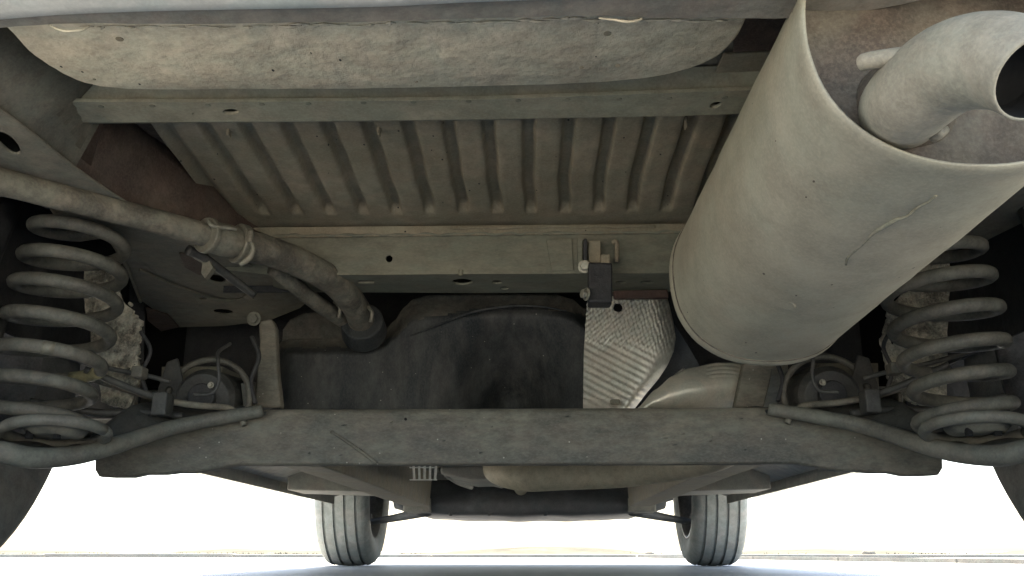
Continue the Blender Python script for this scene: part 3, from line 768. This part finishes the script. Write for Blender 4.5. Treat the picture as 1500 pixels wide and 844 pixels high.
    hoop = [hoopc+Vector((.055*math.cos(a), 0, .055*math.sin(a)*.95)) for a in [math.pi*(-.08+1.16*i/16) for i in range(17)]]
    bush = link('beam_bushing', tube_bm([hoopc+Vector((0,-.02,-.005)), hoopc+Vector((0,-.012,-.003)), hoopc+Vector((0,.08,0))], [.034,.040,.044], seg=32, smooth=False), ARM, smooth=False, bevel=.004, label=('left' if s < 0 else 'right')+' rubber bushing behind the axle beam')
    link('bushing_hoop', tube_bm(hoop, .0042, seg=10, n=3), SPRING, bush, smooth=True)
    link('bushing_core', cyl_bm(hoopc+Vector((0,-.03,-.002)), hoopc+Vector((0,-.015,-.002)), .018, seg=20), BLACK, bush, bevel=.002)
    hexbolt(hoopc+Vector((s*-.014,-.034,.012)), (0,-1,0), .003, .004, bush, BOLT, 'nipple')
    # wires, clips and straps crowded round the bushing
    for q_, r_, m_ in (([(.545,1.07,.285),(.50,1.10,.275),(.455,1.12,.268),(.43,1.13,.262)], .0030, ARM),
                       ([(.47,1.12,.325),(.455,1.12,.30),(.462,1.12,.27),(.45,1.12,.24)], .0026, BLACK),
                       ([(.36,1.22,.34),(.345,1.21,.31),(.35,1.2,.275),(.342,1.2,.245)], .0030, BLACK),
                       ([(.48,1.16,.21),(.48,1.15,.25),(.478,1.16,.29)], .0028, CLAMP),
                       ([(.56,1.05,.225),(.50,1.09,.218),(.45,1.12,.222),(.41,1.13,.219)], .0050, ARM)):
        link('wire', tube_bm([mp(*a) for a in q_], r_, seg=8), m_, smooth=True)
    link('wire_clip', box_bm(mp(.452,1.095,.262), mp(.466,1.115,.276)), SPRING, bevel=.002)
    link('bush_bracket', plate_bm([(.455,.22),(.47,.262),(.462,.30),(.448,.305),(.436,.27),(.44,.22)], [ell(.455,.262,.005,.005,10)], lambda x, z, s=s: Vector((s*x, 1.19, z)), (0,.006,0)), ARM, bevel=.0015)
    # brake cable and hose
    link('brake_cable', tube_bm([mp(.52,1.09,.262), mp(.46,1.11,.245), mp(.425,1.12,.236), mp(.39,1.13,.232), mp(.362,1.15,.232), mp(.345,1.15,.222), mp(.338,1.15,.210)], .0042, seg=10), HOSE, smooth=True)
    link('brake_hose', tube_bm([mp(.50,1.05,.263), mp(.45,1.09,.243), mp(.42,1.11,.236)], .0042, seg=10), ARM, smooth=True)
    link('cable_clip', box_bm(mp(.416,1.09,.215), mp(.434,1.115,.243)), ARM, bevel=.002)
    link('abs_wire', tube_bm([mp(.365,1.15,.315), mp(.372,1.13,.300), mp(.368,1.12,.285), mp(.365,1.12,.262), mp(.372,1.12,.246), mp(.395,1.12,.244)], .0024, seg=8), ARM, smooth=True)

# vertical stays beside the tank
bm = plate_bm([(378,470),(398,466),(404,480),(406,540),(412,597),(372,597),(376,545),(380,500)], [], lambda x, y: atY(x, y, 1.24), (0,.02,0))
stay = link('beam_stay', bm, BEAM, bevel=.004); hexbolt(atY(372,467,1.235), (0,-1,-.2), .007, .006, stay, RAILM)
bm = plate_bm([(1090,530),(1134,530),(1128,560),(1119,597),(1076,597)], [], lambda x, y: atY(x, y, 1.24), (0,.02,0))
link('beam_stay', bm, BEAM, bevel=.002)
# small gusset and stub shapes in the dark between stay and bushing
bm = plate_bm([(352,560),(370,562),(372,597),(356,597)], [], lambda x, y: atY(x, y, 1.21), (0,.01,0)); link('gusset', bm, RIM_, bevel=.002)

# ================================================================ FILLER PIPE (left)
pipe = [atY(-60,250,.80), atY(0,266,.84), atY(150,304,.92), atY(250,330,.98), atY(310,347,1.02)]
fp = link('filler_pipe', tube_bm(pipe, [.0140,.0140,.0139,.0140,.0143], seg=28, n=10, wob=.0006), HOSE, smooth=True, label='fuel filler pipe and hose running to the tank')
link('hose', tube_bm([atY(352,358,1.05), atY(400,370,1.09), atY(450,390,1.14), atY(492,416,1.20), atY(520,448,1.27), atY(532,478,1.33)], [.0195,.0190,.0186,.0186,.0190,.0200], seg=28, n=10, wob=.0007), HOSE, fp, smooth=True)
link('pipe_joint', tube_bm([atY(303,345,1.013), atY(330,352,1.033), atY(347,356,1.045)], [.0185,.0200,.0185], seg=28, n=5), CLAMP, fp, smooth=True)
link('clamp_band', tube_bm([atY(346,356,1.045), atY(358,359,1.053)], [.0245,.0245], seg=32, smooth=False), CLAMP, fp, bevel=.0015)
link('clamp_band', tube_bm([atY(300,344,1.010), atY(307,346,1.016)], [.0215,.0215], seg=32, smooth=False), CLAMP, fp, bevel=.0015)
link('clamp_screw', tube_bm([atY(368,340,1.03), atY(366,356,1.028)], [.004,.004], seg=10, smooth=False), CLAMP, fp, bevel=.001)
link('clamp_tail', tube_bm([atY(366,352,1.03), atY(371,364,1.03), atY(365,378,1.032), atY(352,388,1.035)], [.003,.003,.004,.0035], seg=8), CLAMP, fp, smooth=True)
link('clip_wire', tube_bm([atY(305,323,1.0), atY(312,331,1.0), atY(335,334,1.01), atY(347,336,1.015)], [.0022,.0028,.0028,.002], seg=8), CLAMP, fp, smooth=True)
link('vent_tube', tube_bm([atY(275,366,1.04), atY(300,378,1.06), atY(340,408,1.10), atY(372,432,1.13)], [.0062,.0055,.0055,.005], seg=16), ARM, fp, smooth=True)
link('breather_hose', tube_bm([atY(400,392,1.16), atY(440,425,1.20), atY(470,448,1.25), atY(505,470,1.32)], [.011,.011,.011,.012], seg=18), HOSE, fp, smooth=True)
link('pipe_bracket', plate_bm([(275,362),(300,366),(312,392),(300,408),(294,400),(296,385),(280,376)], [], lambda x, y: atY(x, y, 1.06), (0,.012,0)), RAILM, fp, bevel=.001)
for (x, y) in ((545,458),(498,452)):
    link('hose_clip', tube_bm([atY(x-8,y-10,1.27), atY(x,y,1.265), atY(x-2,y+14,1.27)], .0028, seg=8), CLAMP, fp, smooth=True)
link('tank_neck', tube_bm([atY(530,470,1.31), atY(534,488,1.345)], [.031,.034], seg=32, smooth=False), TANKM, tank, bevel=.003)
hexbolt(atZ(365,430,ZRL-.003), (0,-.3,-1), .008, .006, fp, RAILM)

# ================================================================ FORWARD UNDERBODY
ZF = .285
link('main_floor', box_bm((-.74,1.64,ZF+.03), (.74,3.75,ZF+.045)), UNDER)
for s in (-1, 1):
    # sill with pinch seam
    bm = plate_bm([(.66,.30),(.745,.262),(.76,.262),(.80,.27),(.86,.285),(.86,.32),(.66,.33)], [], lambda x, z, s=s: Vector((s*x, 1.46, z)), (0,2.16,0))
    sl = link('sill', bm, UNDER, bevel=.003); link('pinch_seam', box_bm((s*.750-.002,1.50,.232), (s*.750+.002,3.60,.264)), UNDER, sl)
    # longitudinal rail, kinked inwards towards the front
    for nm, a, b_, wd, h in (('floor_rail', (.44,1.50), (.43,3.35), .045, .045),):
        bm = bmesh.new(); prev = None
        for (x, y, z0) in ((.47,1.30,.235),(.45,1.6,.222),(.40,2.0,.210),(.385,2.6,.205),(.38,3.2,.205),(.40,3.42,.215)):
            c = [bm.verts.new((s*(x-wd), y, ZF+.03)), bm.verts.new((s*(x-wd+.006), y, z0)), bm.verts.new((s*(x+wd-.006), y, z0)), bm.verts.new((s*(x+wd), y, ZF+.03))]
            if prev:
                for k in range(3): bm.faces.new((prev[k], prev[k+1], c[k+1], c[k]))
            else: bm.faces.new(c)
            prev = c
        bm.faces.new(prev); link(nm, bm, RAILM, bevel=.004)
    link('jacking_bracket', plate_bm([(.57,1.52),(.73,1.50),(.735,1.86),(.64,1.98),(.57,1.9)], [], lambda x, y, s=s: Vector((s*x, y, .245)), (0,0,.04)), UNDER, sl, bevel=.004)
    link('rail_outrigger', plate_bm([(.47,2.9),(.72,2.8),(.72,3.0),(.47,3.15)], [], lambda x, y, s=s: Vector((s*x, y, .235)), (0,0,.06)), UNDER, bevel=.004)
    # lower control arm and drive shaft
    la = link('control_arm', tube_bm([(s*.40,3.62,.205), (s*.52,3.78,.190), (s*.66,3.92,.175), (s*.71,3.98,.17)], [.034,.026,.02,.02], seg=12, flat=.6), SUBF, smooth=True)
    link('ball_joint', tube_bm([(s*.68,3.96,.165), (s*.68,3.96,.21)], [.022,.016], seg=14, smooth=False), SUBF, la)
    link('strut', tube_bm([(s*.62,3.98,.30), (s*.58,3.98,.62)], .03, seg=16, smooth=False), SUBF)
    link('driveshaft', tube_bm([(s*.20,3.98,.31), (s*.62,4.02,.31)], .016, seg=12, smooth=False), SUBF)
# exhaust pipe running across under the floor
ex = link('exhaust_pipe', tube_bm([(-.045,2.6,.29),(-.060,2.10,.262),(-.058,1.95,.222),(.0,1.885,.202),(.09,1.865,.203),(.22,1.83,.207),(.36,1.70,.225),(.40,1.50,.27),(.36,1.3,.31),(.31,1.12,.345)], [.020,.022,.026,.0285,.0285,.0275,.026,.025,.025,.025], seg=28, n=10), PIPE, smooth=True)
link('front_pipe', tube_bm([(-.045,2.6,.29),(-.04,3.0,.285),(-.03,3.5,.28)], .024, seg=20), PIPE, ex, smooth=True)
# ladder-like clip bracket and cable clutter in front of the beam
lb = bpy.data.objects.new('clip_ladder', None); S.collection.objects.link(lb); lb.parent = car; lb.location = -CARC
for k in range(5):
    link('rung', plate_bm([(604+k*8.2,681),(607+k*8.2,681),(608+k*7.6,703),(605+k*7.6,703)], [], lambda x, y: atY(x, y, 1.62), (0,.006,0)), WHITE, lb)
for y in (684, 702): link('bar', plate_bm([(600,y),(640,y),(640,y+1.6),(600,y+1.6)], [], lambda x, y: atY(x, y, 1.615), (0,.004,0)), WHITE, lb)
link('cable_tray', plate_bm([(645,684),(760,680),(760,700),(690,702),(645,694)], [], lambda x, y: atY(x, y, 1.95), (0,.25,0)), UNDER, bevel=.005)
for a, b_ in (((655,696),(690,714)),((640,690),(740,698)),((668,690),(735,712)),((600,676),(720,700))):
    link('fuel_line', tube_bm([atY(*a,2.0), atY((a[0]+b_[0])/2, (a[1]+b_[1])/2+2, 2.3), atY(*b_,2.7)], .007, seg=10), UNDER, smooth=True)
# subframe and undertray
bm = bmesh.new(); prev = None
for i in range(33):
    x = -.50+1.0*i/32; zb_ = .205-.012*(1-(abs(x)/.5)**2)+.004*noise.noise(Vector((x*9,0,0)))+(.012 if abs(x) > .44 else 0)
    c = [bm.verts.new((x, 3.52, .33)), bm.verts.new((x, 3.50, .27)), bm.verts.new((x, 3.46, .235)), bm.verts.new((x, 3.47, zb_+.01)), bm.verts.new((x, 3.50, zb_)), bm.verts.new((x, 4.3, zb_))]
    if prev:
        for k in range(5): bm.faces.new((prev[k], prev[k+1], c[k+1], c[k]))
    prev = c
sf = link('front_subframe', bm, SUBF, smooth=True); solid(sf, .006)
for x in (-.145,.06,.02-.31): link('drain_nub', tube_bm([(x,3.49,.205),(x,3.49,.184)], [.012,.006], seg=10, smooth=False), SUBF, sf)
for s in (-1,1): link('subframe_mount', plate_bm([(.36,3.44),(.46,3.44),(.47,3.62),(.36,3.62)], [], lambda x, y, s=s: Vector((s*x, y, .196)), (0,0,.05)), UNDER, sf, bevel=.006)
link('engine_sump', box_bm((-.32,3.9,.22), (.30,4.35,.5)), SUBF, bevel=.03)
link('front_bulkhead', box_bm((-.60,3.56,.30), (.60,3.58,.62)), SUBF)
link('front_valance', plate_bm([(-.70,.30),(-.5,.245),(.5,.245),(.70,.30),(.7,.6),(-.7,.6)], [], lambda x, z: Vector((x, 4.62, z)), (0,.02,0)), SUBF)

# ================================================================ WHEELS
def wheel(xin, yc, s, mat, wd=.215, name='wheel', steer=0):
    root = bpy.data.objects.new(name, None); S.collection.objects.link(root); root.parent = car
    c = Vector((s*(xin+wd/2), yc, WR)); root.location = c-CARC; root.rotation_euler = (0,0,steer)
    h = wd/2; prof = [(-h*.86,.205),(-h*.93,.215),(-h*1.0,.245),(-h*1.02,.268),(-h*.97,.290),(-h*.86,.306),(-h*.74,.3125)]
    g = [-.60,-.20,.20,.60]; top_ = []
    tr = lambda q: .318-.0055*q*q*1.3
    for q in g:
        top_ += [((q-.055)*h, tr(q)), ((q-.045)*h, tr(q)-.009), ((q+.045)*h, tr(q)-.009), ((q+.055)*h, tr(q))]
    prof = prof+top_+[(-a, b) for a, b in reversed(prof[:7])]
    bm = bmesh.new(); n = 72; rings = []
    for i in range(n):
        a = 2*math.pi*i/n
        rings.append([bm.verts.new((x, r*math.cos(a), r*math.sin(a))) for x, r in prof])
    for i in range(n):
        A, B = rings[i], rings[(i+1)%n]
        for k in range(len(prof)-1): bm.faces.new((A[k], A[k+1], B[k+1], B[k]))
    ty = link('tyre', bm, mat, root, smooth=True); ty.modifiers.new('e','EDGE_SPLIT').split_angle = R(45)
    bm = bmesh.new(); rings = []
    pr_ = [(-h*.86,.206),(-h*.90,.212),(-h*.90,.200),(-h*.75,.196),(-h*.3,.180),(h*.3,.178),(h*.7,.19),(h*.86,.206)]
    for i in range(48):
        a = 2*math.pi*i/48; rings.append([bm.verts.new((x, r*math.cos(a), r*math.sin(a))) for x, r in pr_])
    for i in range(48):
        A, B = rings[i], rings[(i+1)%48]
        for k in range(len(pr_)-1): bm.faces.new((A[k], A[k+1], B[k+1], B[k]))
    rim = link('rim', bm, ALLOY, root, smooth=True)
    rm = rim; 
    bm = bmesh.new()
    for k in range(7):
        a = 2*math.pi*k/7; m3 = Matrix.Rotation(a, 3, 'X')
        v = box_bm((s*h*.35,-.018,.03), (s*h*.62,.018,.185)); 
        for vv in v.verts: vv.co = m3 @ vv.co
        me_ = bpy.data.meshes.new('t'); v.to_mesh(me_); v.free(); bm.from_mesh(me_); bpy.data.meshes.remove(me_)
    link('spokes', bm, ALLOY, root, bevel=.004)
    link('brake_disc', cyl_bm((-s*h*.35,0,0), (-s*h*.15,0,0), .135, seg=40), SUBF, root, bevel=.003)
    link('hub', cyl_bm((-s*h*.5,0,0), (s*h*.6,0,0), .05, seg=24), SUBF, root, bevel=.004)
    cal = link('caliper', box_bm((-s*h*.75-.012,-.15,-.035), (-s*h*.1+.012,-.085,.05)), SUBF, root, bevel=.012)
    for zz in (-.015,.012): link('bolt', cyl_bm((-s*h*.80,-.118,zz+.02), (-s*h*.72,-.118,zz+.02), .006, seg=6), BOLT, root)
    return root
for s in (-1, 1):
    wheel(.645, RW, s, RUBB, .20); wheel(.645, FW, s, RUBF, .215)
